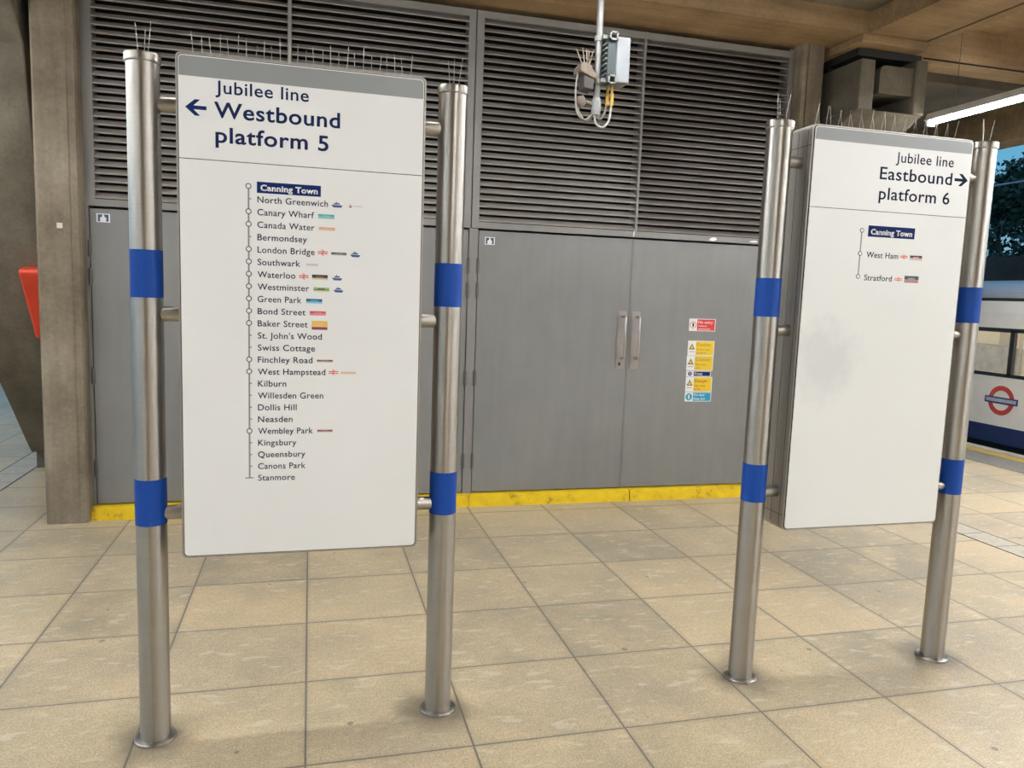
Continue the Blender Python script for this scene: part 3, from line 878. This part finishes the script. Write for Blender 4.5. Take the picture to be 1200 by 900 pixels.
# --- Westbound
s1 = Sign('white sign board on two steel posts listing many stops, headed Westbound platform 5', -0.540, 0.500, SX(-0.4145), SX(0.3775), SZ(0.7215), SZ(2.3845), SZ(2.060), SZ(2.3195), False)
s1.head_text('heading_lettering', 'Jubilee line', -0.302, -0.0085, 2.2735, 0.0400, 0.009, M['navy'])
s1.head_text('heading_lettering', 'Westbound', -0.3065, 0.0945, 2.1970, 0.0505, 0.017, M['navy'])
s1.head_text('heading_lettering', 'platform 5', -0.303, 0.0570, 2.1180, 0.0505, 0.017, M['navy'])
s1.arrow(-0.394, -0.3295, 2.2222, 0.0255, M['navy_box'])
RX, RZ, RP = -0.2012, 1.9845, 0.04137
names = [('Canning Town', None), ('North Greenwich', 384.7), ('Canary Wharf', 368), ('Canada Water', 368.7), ('Bermondsey', 359.7), ('London Bridge', 369),
         ('Southwark', 351.7), ('Waterloo', 346), ('Westminster', 362.5), ('Green Park', 353.3), ('Bond Street', 358.3), ('Baker Street', 361),
         ("St. John's Wood", 378.3), ('Swiss Cottage', 370), ('Finchley Road', 367), ('West Hampstead', 383), ('Kilburn', 335.3), ('Willesden Green', 380.5),
         ('Dollis Hill', 348), ('Neasden', 343), ('Wembley Park', 368), ('Kingsbury', 347.8), ('Queensbury', 358.8), ('Canons Park', 359), ('Stanmore', 346)]


def px2x(px, row=0):          # printed x from a measured pixel column, at the row's scale
    return -0.1725 + (px - 301.7 + row * 0.0) * 0.00276


ring_rows = (0, 2, 3, 5, 6, 7, 8, 9, 10, 11, 14, 15, 20)
s1.route_line(RX, RZ, RZ - 24 * RP, [RZ - k * RP for k in range(24) if k not in ring_rows], True)
for k in ring_rows: s1.circle(RX, RZ - k * RP)
s1.box_label(-0.1746, 0.0326, 1.9642, 2.0008, M['navy_box'])
s1.name_text('Canning Town', -0.163, 0.0225, RZ - 0.0018, 0.0205, M['ink_white'], 0.035, 'boxed_name')
for k, (nm, xr) in enumerate(names):
    if k == 0: continue
    s1.name_text(nm, -0.1732, px2x(xr), RZ - k * RP - 0.0003, 0.0208, M['navy_dark'], 0.006)


def row(k): return RZ - k * RP - 0.0025


s1.boat(px2x(388.5), px2x(402.5), row(1))
MB().box(SX(px2x(410.5)), SX(px2x(413.5)), YS - 0.0006, YS, SZ(row(1)) - 0.006, SZ(row(1)) - 0.001).build('line_label', M['label_maroon'], s1.route)
MB().prism([(SX(px2x(410)), SZ(row(1)) + 0.001), (SX(px2x(414)), SZ(row(1)) + 0.001), (SX(px2x(412)), SZ(row(1)) + 0.007)], YS - 0.0006, YS, 'y').build('line_label', M['faint_pink'], s1.route)
MB().box(SX(px2x(415)), SX(px2x(427)), YS - 0.0006, YS, SZ(row(1)) - 0.002, SZ(row(1)) + 0.001).build('line_label', ink('faint_print', (0.66, 0.57, 0.56)), s1.route)
s1.chip(px2x(373), px2x(392.5), row(2), 0.0150, M['label_teal'], ink('label_teal_pale', (0.28, 0.55, 0.56)))
s1.chip(px2x(374), px2x(393.5), row(3), 0.0110, M['label_orange'], ink('label_orange_pale', (0.78, 0.55, 0.38)))
s1.rail(px2x(373), px2x(384.7), row(5) + .002); s1.chip(px2x(389), px2x(407.7), row(5), 0.0090, M['label_black'], ink('label_grey', (0.32, 0.31, 0.30))); s1.boat(px2x(412), px2x(425), row(5))
s1.chip(px2x(359), px2x(373), row(6), 0.0080, ink('faint_grey', (0.62, 0.61, 0.60)), ink('faint_grey_pale', (0.69, 0.68, 0.665)))
s1.rail(px2x(350.5), px2x(361.7), row(7) + .001); s1.chip(px2x(366), px2x(385), row(7), 0.0170, M['label_black'], M['label_brown'], ink('label_green_pale', (0.62, 0.68, 0.55))); s1.boat(px2x(390), px2x(403), row(7))
s1.chip(px2x(368), px2x(387), row(8), 0.0140, M['label_green'], ink('label_black_soft', (0.10, 0.11, 0.09)), ink('label_green_light', (0.48, 0.58, 0.30))); s1.boat(px2x(392), px2x(404.5), row(8))
s1.chip(px2x(359), px2x(378.5), row(9), 0.0160, ink('label_navy', (0.03, 0.10, 0.22)), M['label_sky'], ink('label_sky_pale', (0.40, 0.60, 0.70)))
s1.chip(px2x(363.5), px2x(383), row(10), 0.0150, M['label_red'], ink('label_red_pale', (0.72, 0.28, 0.30)))
s1.chip(px2x(366), px2x(385), row(11), 0.0310, M['label_yellow'], ink('label_amber', (0.80, 0.50, 0.24)), M['label_maroon'])
s1.chip(px2x(372.5), px2x(392), row(14), 0.0080, M['label_maroon'], ink('label_mauve', (0.46, 0.28, 0.30)))
s1.rail(px2x(387), px2x(399), row(15) + .002); s1.chip(px2x(402), px2x(421), row(15), 0.0080, M['label_orange_pale'], M['label_orange_pale'])
s1.chip(px2x(373.5), px2x(392.5), row(20), 0.0080, M['label_maroon'], M['label_mauve'])

# --- Eastbound
s2 = Sign('white sign board with three stops and a grey smudge, headed Eastbound platform 6', 1.861, 2.897, SX(1.9475), SX(2.7190), SZ(0.7125), SZ(2.3700), SZ(2.0535), SZ(2.3190), True)
s2.head_text('heading_lettering', 'Jubilee line', 2.3400, 2.6290, 2.2580, 0.0405, 0.002, M['navy_dark'])
s2.head_text('heading_lettering', 'Eastbound', 2.2675, 2.6295, 2.1845, 0.0500, 0.008, M['navy_dark'])
s2.head_text('heading_lettering', 'platform 6', 2.2712, 2.6260, 2.1035, 0.0490, 0.008, M['navy_dark'])
s2.arrow(2.7105, 2.6425, 2.2085, 0.0255, M['navy_dark'])
s2.route_line(2.2038, 1.9722, 1.7833, [], False)
for z in (1.9722, 1.8777, 1.7833): s2.circle(2.2038, z)
s2.box_label(2.2344, 2.4655, 1.9487, 1.9944, M['navy_box'])
s2.name_text('Canning Town', 2.2475, 2.4530, 1.9705, 0.0235, M['ink_white'], 0.035, 'boxed_name')
s2.name_text('West Ham', 2.2365, 2.3935, 1.8750, 0.0235, M['navy_dark'], 0.004)
s2.name_text('Stratford', 2.2345, 2.3720, 1.7805, 0.0235, M['navy_dark'], 0.004)
s2.rail(2.404, 2.441, 1.8740); s2.chip(2.453, 2.514, 1.8715, 0.0200, M['label_black'], M['label_pink'], ink('label_cream', (0.66, 0.56, 0.50)))
s2.rail(2.3855, 2.423, 1.7790); s2.chip(2.435, 2.506, 1.7810, 0.0290, ink('label_slate_dark', (0.06, 0.065, 0.075)), ink('label_slate', (0.30, 0.31, 0.32)), ink('label_rust', (0.50, 0.20, 0.18)))

# ================================================================== HANGING ANTENNA
def hanging_device():
    x, y = 1.477, 4.0
    t = thing('hanging_antenna_mount', 'galvanised ceiling pole with a white antenna box, dusty housing and looped cables', 'antenna', (x, y, 3.925))
    MB().tube([(x, y, 2.640), (x, y, 3.925)], 0.018, 16).build('drop_pole', M['galv'], t)
    MB().lathe([(0.06, 3.915), (0.06, 3.925)], 20, (x, y, 0)).lathe([(0.0, 3.915), (0.06, 3.915)], 20, (x, y, 0)).build('ceiling_flange', M['galv'], t)
    # antenna: tall shallow box turned to face right; dark teal heat-sink side towards us
    teal = simple('dark_teal_metal', (0.035, 0.048, 0.054), 0.5)
    wht = simple('grey_white_plastic', (0.235, 0.25, 0.265), 0.5)
    lite = simple('pale_clamp_metal', (0.24, 0.25, 0.245), 0.5)
    bx = MB().box(1.552, 1.630, 3.93, 4.06, 2.792, 3.026).build('antenna_box', wht, t, bevel=0.006)
    MB().box(1.505, 1.552, 3.935, 4.05, 2.800, 3.020).build('heat_sink', teal, t, bevel=0.003)
    fn = MB()
    for k in range(7): fn.box(1.497, 1.505, 3.94, 4.045, 2.83 + k * 0.026, 2.836 + k * 0.026)
    fn.build('cooling_fin', lite, t)
    for zc in (3.022, 2.802):
        c = MB()
        a, b = 1.507, 1.553
        c.box(a, b, 3.915, 3.93, zc - 0.022, zc - 0.014).box(a, b, 3.915, 3.93, zc + 0.014, zc + 0.022)
        c.box(a, a + 0.008, 3.915, 3.93, zc - 0.022, zc + 0.022).box(b - 0.008, b, 3.915, 3.93, zc - 0.022, zc + 0.022)
        c.box(1.482, a, 3.95, 4.03, zc - 0.010, zc + 0.010)
        c.build('pole_clamp', lite, t)
        MB().lathe([(0.019, zc - 0.012), (0.025, zc - 0.012), (0.025, zc + 0.012), (0.019, zc + 0.012)], 16, (x, y, 0)).build('clamp_ring', lite, t)
    dust = simple('dusty_brown_plastic', (0.17, 0.135, 0.105), 0.8, var=0.2, scale=20)
    dk = simple('dark_lens_plastic', (0.07, 0.06, 0.055), 0.4)
    hs = MB().prism([(1.362, 2.835), (1.455, 2.800), (1.458, 2.825), (1.420, 2.875), (1.372, 2.885), (1.358, 2.862)], 3.95, 4.06, 'y').build('camera_housing', dust, t, bevel=0.006)
    MB().prism([(1.390, 2.755), (1.440, 2.748), (1.445, 2.800), (1.385, 2.820)], 3.955, 4.05, 'y').build('camera_lens', dk, t, bevel=0.004)
    ball = MB().tube([(1.385, 4.0, 2.720), (1.392, 4.0, 2.690), (1.405, 4.0, 2.672)], [0.020, 0.026, 0.016], 12)
    ball.tube([(1.395, 4.0, 2.705), (1.477, 4.0, 2.672)], 0.010, 10)
    ball.build('ball_joint', dust, t)
    MB().lathe([(0.0, 2.628), (0.020, 2.630), (0.026, 2.65), (0.026, 2.70), (0.019, 2.72)], 16, (x, y, 0)).build('pole_end_fitting', lite, t)
    sp = MB()
    for (a, b) in (((1.398, 2.850), (1.348, 2.955)), ((1.402, 2.860), (1.382, 2.965)), ((1.415, 2.860), (1.400, 2.955)), ((1.425, 2.860), (1.420, 2.960)), ((1.430, 2.850), (1.448, 2.800)), ((1.420, 2.86), (1.438, 2.955))):
        sp.tube([(a[0], 3.99, a[1]), (b[0], 3.99 + random.uniform(-.02, .02), b[1])], 0.0030, 6)
    sp.build('bird_spikes', ink('dirty_spike', (0.30, 0.24, 0.19)), t)
    cb = ink('pale_cable', (0.27, 0.25, 0.22))

    def arc(pts, r):
        out = []
        P = [Vector(p) for p in pts]
        P = [P[0]] + P + [P[-1]]
        for i in range(1, len(P) - 2):
            for k in range(8):
                u = k / 8
                a, b, c, d = P[i - 1], P[i], P[i + 1], P[i + 2]
                out.append(0.5 * ((2 * b) + (c - a) * u + (2 * a - 5 * b + 4 * c - d) * u * u + (3 * b - a - 3 * c + d) * u ** 3))
        out.append(P[-1])
        return MB().tube(out, r, 8)
    arc([(1.366, 4.0, 2.845), (1.358, 4.0, 2.74), (1.372, 4.0, 2.635), (1.420, 4.0, 2.603), (1.470, 4.0, 2.650)], 0.0055).build('cable', cb, t)
    arc([(1.378, 4.01, 2.700), (1.385, 4.01, 2.640), (1.425, 4.01, 2.600), (1.462, 4.01, 2.622)], 0.0055).build('cable', cb, t)
    arc([(1.468, 4.0, 2.640), (1.480, 4.0, 2.588), (1.520, 4.0, 2.572), (1.553, 4.0, 2.610), (1.564, 4.0, 2.700), (1.566, 4.0, 2.79)], 0.0060).build('cable', ink('white_cable', (0.36, 0.34, 0.31)), t)
    arc([(1.478, 4.02, 2.630), (1.515, 4.02, 2.620), (1.540, 4.02, 2.680), (1.548, 4.02, 2.79)], 0.0055).build('cable', cb, t)
    br = simple('brass', (0.55, 0.36, 0.08), 0.4, 0.6)
    for xx, yy in ((1.564, 4.0), (1.546, 4.02)):
        MB().lathe([(0.0, 2.690), (0.0105, 2.690), (0.0105, 2.750), (0.0075, 2.750), (0.0075, 2.795)], 12, (xx, yy, 0)).build('cable_connector', br, t)


hanging_device()

# ================================================================== STRIP LIGHTS
LAMP_Z = 3.20


def lamp(x, y, z, lab, group, along='y', length=1.16):
    """strip light with its far (or left) end at x, y"""
    t = thing('fluorescent_light', lab, 'light', (x, y, z + 0.07), group)
    def pr(mb, pts, a, b):      # section across the fitting, run along it
        if along == 'y': return mb.prism([(x + p, z + q) for p, q in pts], y - b, y - a, 'y')
        return mb.prism([(y + p, z + q) for p, q in pts], x + a, x + b, 'x')
    def pt(d, dz): return (x, y - d, z + dz) if along == 'y' else (x + d, y, z + dz)
    hood = [(-0.062, 0.004), (-0.036, 0.062), (0.036, 0.062), (0.062, 0.004), (0.058, 0.002), (0.034, 0.056), (-0.034, 0.056), (-0.058, 0.002)]
    pr(MB(), hood, 0, length).build('housing', M['lamp_body'], t)
    MB().tube([pt(0.02, 0), pt(length - 0.02, 0)], 0.025, 14).build('tube', M['tube'], t)
    e = MB()
    for a in (0.002, length - 0.018): pr(e, [(-0.036, -0.036), (0.036, -0.036), (0.036, 0.055), (-0.036, 0.055)], a, a + 0.016)
    e.build('end_cap', M['lamp_body'], t)
    ztop = 3.925 if -1.79 < x < 4.17 else (4.05 if -5.5 < x < 7.9 else 3.66)
    h = MB()
    for a in (0.25, length - 0.25): h.tube([pt(a, 0.058), (pt(a, 0)[0], pt(a, 0)[1], ztop)], 0.0025, 6)
    h.build('hanger', M['hanger'], t)
    return t


LP = 1.17
lamp(4.955, 5.46, LAMP_Z, 'bright fluorescent strip light at upper right, far end of its row over the platform', None)
lamp(4.955, 5.46 - LP, LAMP_Z, 'second fluorescent strip light, cut off by the right edge of the photo', None)
for k in range(2, 10):
    lamp(4.955, 5.46 - LP * k, LAMP_Z, 'fluorescent strip light continuing the right row towards the camera', 'strip lights continuing the right row')
for k in range(0, 10):
    lamp(-2.575, 5.46 - LP * k, LAMP_Z, 'fluorescent strip light in the row over the left platform, outside the photo', 'strip lights over the left platform')
for k in range(0, 8):
    lamp(1.19, 1.6 - LP * k, LAMP_Z, 'fluorescent strip light in the middle row above and behind the camera, outside the photo', 'strip lights in the middle row')
for k in range(0, 3):
    lamp(-0.75 + LP * k, 3.40, 3.30, 'fluorescent strip light of the row across the doors, above the top of the photo', 'strip lights across the doors', 'x')
for k in range(0, 9):
    lamp(7.25, 6.6 - LP * k, 3.40, 'added fluorescent strip light to brighten the train, over the right platform edge, outside the photo', 'strip lights over the right platform edge')
    lamp(6.80, 6.0 - LP * k, 3.40, 'added fluorescent strip light to brighten the train, over the right platform edge, outside the photo', 'strip lights over the right platform edge')  # unseen second row, added to put more light on the train side
    lamp(-4.87, 11.0 - LP * k, 3.40, 'fluorescent strip light over the left platform edge, outside the photo', 'strip lights over the left platform edge')

# ================================================================== TRAIN
def train():
    t = thing('underground_train', 'white underground train with blue skirt and roundel standing at the right platform', 'train', (9.5, 6.0, -0.95))
    X = 8.32
    Y0, Y1 = -6.0, 16.0
    wht = simple('train_white_paint', (0.86, 0.83, 0.77), 0.25, var=0.03)
    dark = simple('train_black_trim', (0.02, 0.02, 0.02), 0.4)
    blu = simple('train_blue_paint', (0.012, 0.028, 0.115), 0.3, var=0.04)
    roofm = simple('train_grey_roof', (0.40, 0.43, 0.47), 0.3, var=0.05)
    body = MB()
    body.box(X, X + 0.05, Y0, Y1, 0.245, 0.875)                                        # lower side
    body.prism([(X, 1.455), (X + 0.05, 1.455), (X + 0.12, 1.80), (X + 0.06, 1.80), (X + 0.012, 1.65)], Y0, Y1, 'y')   # upper side
    body.box(X + 2.2, X + 2.25, Y0, Y1, 0.1, 0.9).box(X + 2.13, X + 2.2, Y0, Y1, 1.45, 1.85)
    body.box(X + 0.05, X + 2.2, Y0, Y1, 0.02, 0.10)
    for ye in (Y0, Y1 - 0.05): body.box(X + 0.05, X + 2.2, ye, ye + 0.05, 0.1, 1.8)
    body.build('body_side', wht, t)
    MB().box(X - 0.006, X + 0.05, Y0, Y1, 0.03, 0.245).build('blue_skirt', blu, t)
    MB().box(X + 0.05, X + 2.2, Y0, Y1, -0.75, 0.02).build('underframe', dark, t)
    c = X + 1.125
    roof = [(c + 1.02 * math.cos(a), 1.84 + 0.26 * math.sin(a)) for a in [PI * k / 20 for k in range(21)]]
    MB().prism(roof, Y0, Y1, 'y').build('roof', roofm, t)
    MB().box(X + 0.07, X + 2.18, Y0, Y1, 1.795, 1.838).build('gutter', dark, t)
    # glazing band with black surround, window divisions at the pitch seen
    fr_ = MB().box(X - 0.004, X + 0.045, Y0, Y1, 0.860, 0.905).box(X - 0.004, X + 0.045, Y0, Y1, 1.415, 1.465)
    k = 7.50
    ys = []
    while k < Y1: ys.append(k); k += 1.4
    k = 7.50 - 1.4
    while k > Y0: ys.append(k); k -= 1.4
    for yy in ys: fr_.box(X - 0.004, X + 0.045, yy - 0.03, yy + 0.03, 0.88, 1.44)
    fr_.build('window_frame', dark, t)
    gm, n, l, b = new_mat('train_glass')
    b.inputs['Base Color'].default_value = (0.97, 0.98, 0.96, 1); b.inputs['Transmission Weight'].default_value = 1.0
    b.inputs['Roughness'].default_value = 0.02; b.inputs['IOR'].default_value = 1.1; b.inputs['Alpha'].default_value = 0.25
    ys2 = sorted(ys)
    for a, q in zip(ys2, ys2[1:]):
        if q < 2: continue
        MB().box(X + 0.010, X + 0.016, a + 0.03, q - 0.03, 0.90, 1.42).build('window_pane', gm, t)
    cream = simple('train_interior_cream', (0.66, 0.60, 0.48), 0.5, var=0.06)
    seat = simple('train_seat_grey', (0.12, 0.125, 0.13), 0.8, var=0.25, scale=9)
    MB().box(X + 2.08, X + 2.14, Y0, Y1, 0.1, 1.5).build('interior_lining', cream, t)
    MB().box(X + 0.08, X + 2.12, Y0, Y1, 1.74, 1.79).build('interior_ceiling', cream, t)
    for a in ys2:
        if a < 3: continue
        MB().box(X + 1.62, X + 2.06, a + 0.15, a + 1.15, 0.1, 0.48).box(X + 1.92, X + 2.06, a + 0.05, a + 1.35, 0.48, 1.14).build('seat_row', seat, t)
        MB().box(X + 2.07, X + 2.08, a + 0.2, a + 1.1, 0.95, 1.40).build('far_window', simple('far_glass', (0.22, 0.21, 0.18), 0.2), t)
        MB().tube([(X + 0.55, a + 0.3, 0.1), (X + 0.55, a + 0.3, 1.75)], 0.018, 8).build('grab_pole', simple('grab_pole_yellow', (0.45, 0.40, 0.28), 0.4), t)
        MB().box(X + 0.9, X + 1.2, a + 0.1, a + 1.2, 1.725, 1.739).build('saloon_light', emit('saloon_light', (1.0, 0.92, 0.78), 22.0), t)
    # roundel
    yc, zc = 7.565, 0.568
    rd = MB()
    for k in range(32):
        a0, a1 = 2 * PI * k / 32, 2 * PI * (k + 1) / 32
        rd.prism([(yc + R * math.cos(a), zc + R * math.sin(a)) for R, a in ((0.185, a0), (0.185, a1), (0.125, a1), (0.125, a0))], X - 0.003, X, 'x')
    rd.build('roundel_ring', simple('roundel_red', (0.55, 0.06, 0.045), 0.35), t)
    MB().box(X - 0.005, X, yc - 0.235, yc + 0.235, zc - 0.040, zc + 0.040).build('roundel_bar', simple('roundel_blue', (0.03, 0.05, 0.20), 0.35), t)
    MB().box(X - 0.006, X, yc - 0.215, yc + 0.215, zc - 0.022, zc + 0.022).build('roundel_name', simple('roundel_pale', (0.42, 0.44, 0.50), 0.35), t)
    MB().box(X - 0.004, X, 8.03, 8.24, 0.42, 0.56).build('door_control_panel', simple('train_grey_panel', (0.20, 0.19, 0.15), 0.5), t)


train()

# ================================================================== BEYOND THE TRACK
def tree(x, y, h, r, lab, seed, nleaf=2600, low=0.25, dens=None):
    rnd = random.Random(seed)
    t = thing('tree', lab, 'tree', (x, y, 0.3))
    MB().tube([(x, y, 0.3), (x + 0.08, y, h * 0.4), (x - 0.05, y + 0.1, h * 0.85)], [0.16, 0.12, 0.03], 9).build('trunk', BARK, t)
    lf = MB()
    lobes = []
    for _ in range(26):
        a = rnd.uniform(0, 2 * PI); q = rnd.uniform(low, 1.0)
        rr = r * math.sin(PI * min(1, 0.18 + 0.75 * q)) * rnd.uniform(0.2, 1.0)
        lobes.append((x + rr * math.cos(a), y + rr * math.sin(a), 0.3 + h * q, rnd.uniform(0.45, 0.8)))
    for _ in range(nleaf):
        cx, cy, cz, lr = rnd.choice(lobes)
        d = Vector((rnd.gauss(0, 1), rnd.gauss(0, 1), rnd.gauss(0, 1))).normalized() * lr * rnd.uniform(0.45, 1.0)
        p = Vector((cx, cy, cz)) + d
        a = Vector((rnd.uniform(-1, 1), rnd.uniform(-1, 1), rnd.uniform(-1, 1))).normalized()
        b_ = a.cross(Vector((rnd.uniform(-1, 1), rnd.uniform(-1, 1), rnd.uniform(-1, 1)))).normalized()
        s = rnd.uniform(0.06, 0.12)
        lf.add([p - a * s, p + b_ * s * 0.55, p + a * s, p - b_ * s * 0.55], [(0, 1, 2, 3)])
    lf.build('crown', LEAF, t)


BARK = simple('tree_bark', (0.06, 0.05, 0.035), 0.9)
LEAF = simple('dark_green_leaf', (0.022, 0.060, 0.040), 0.45, var=0.45, scale=2.0)
tree(16.0, 15.0, 4.5, 1.5, 'dark green tree beyond the train at the right edge, nearest the Eastbound sign', 3, 5200, 0.12)
tree(20.6, 19.6, 4.9, 1.7, 'taller dark tree standing further back behind the tree beyond the train', 23, 3600, 0.10)

cbm = MB()
pts = [(10.9, -4 + 1.5 * k, 3.76 - 0.05 * math.sin(PI * (k % 8) / 8.0)) for k in range(17)]
cbm.tube(pts, 0.016, 6)
cb_t = thing('overhead_cable', 'thin pale cable strung along the line in front of the dark trees', 'cable', (10.9, -4, -0.95))
cbm.build('wire', simple('pale_wire', (0.35, 0.42, 0.48), 0.4), cb_t)
for yy in (-4.0, 20.0):
    MB().tube([(10.9, yy, -0.95), (10.9, yy, 3.9)], 0.04, 8).build('cable_post', M['galv'], cb_t)
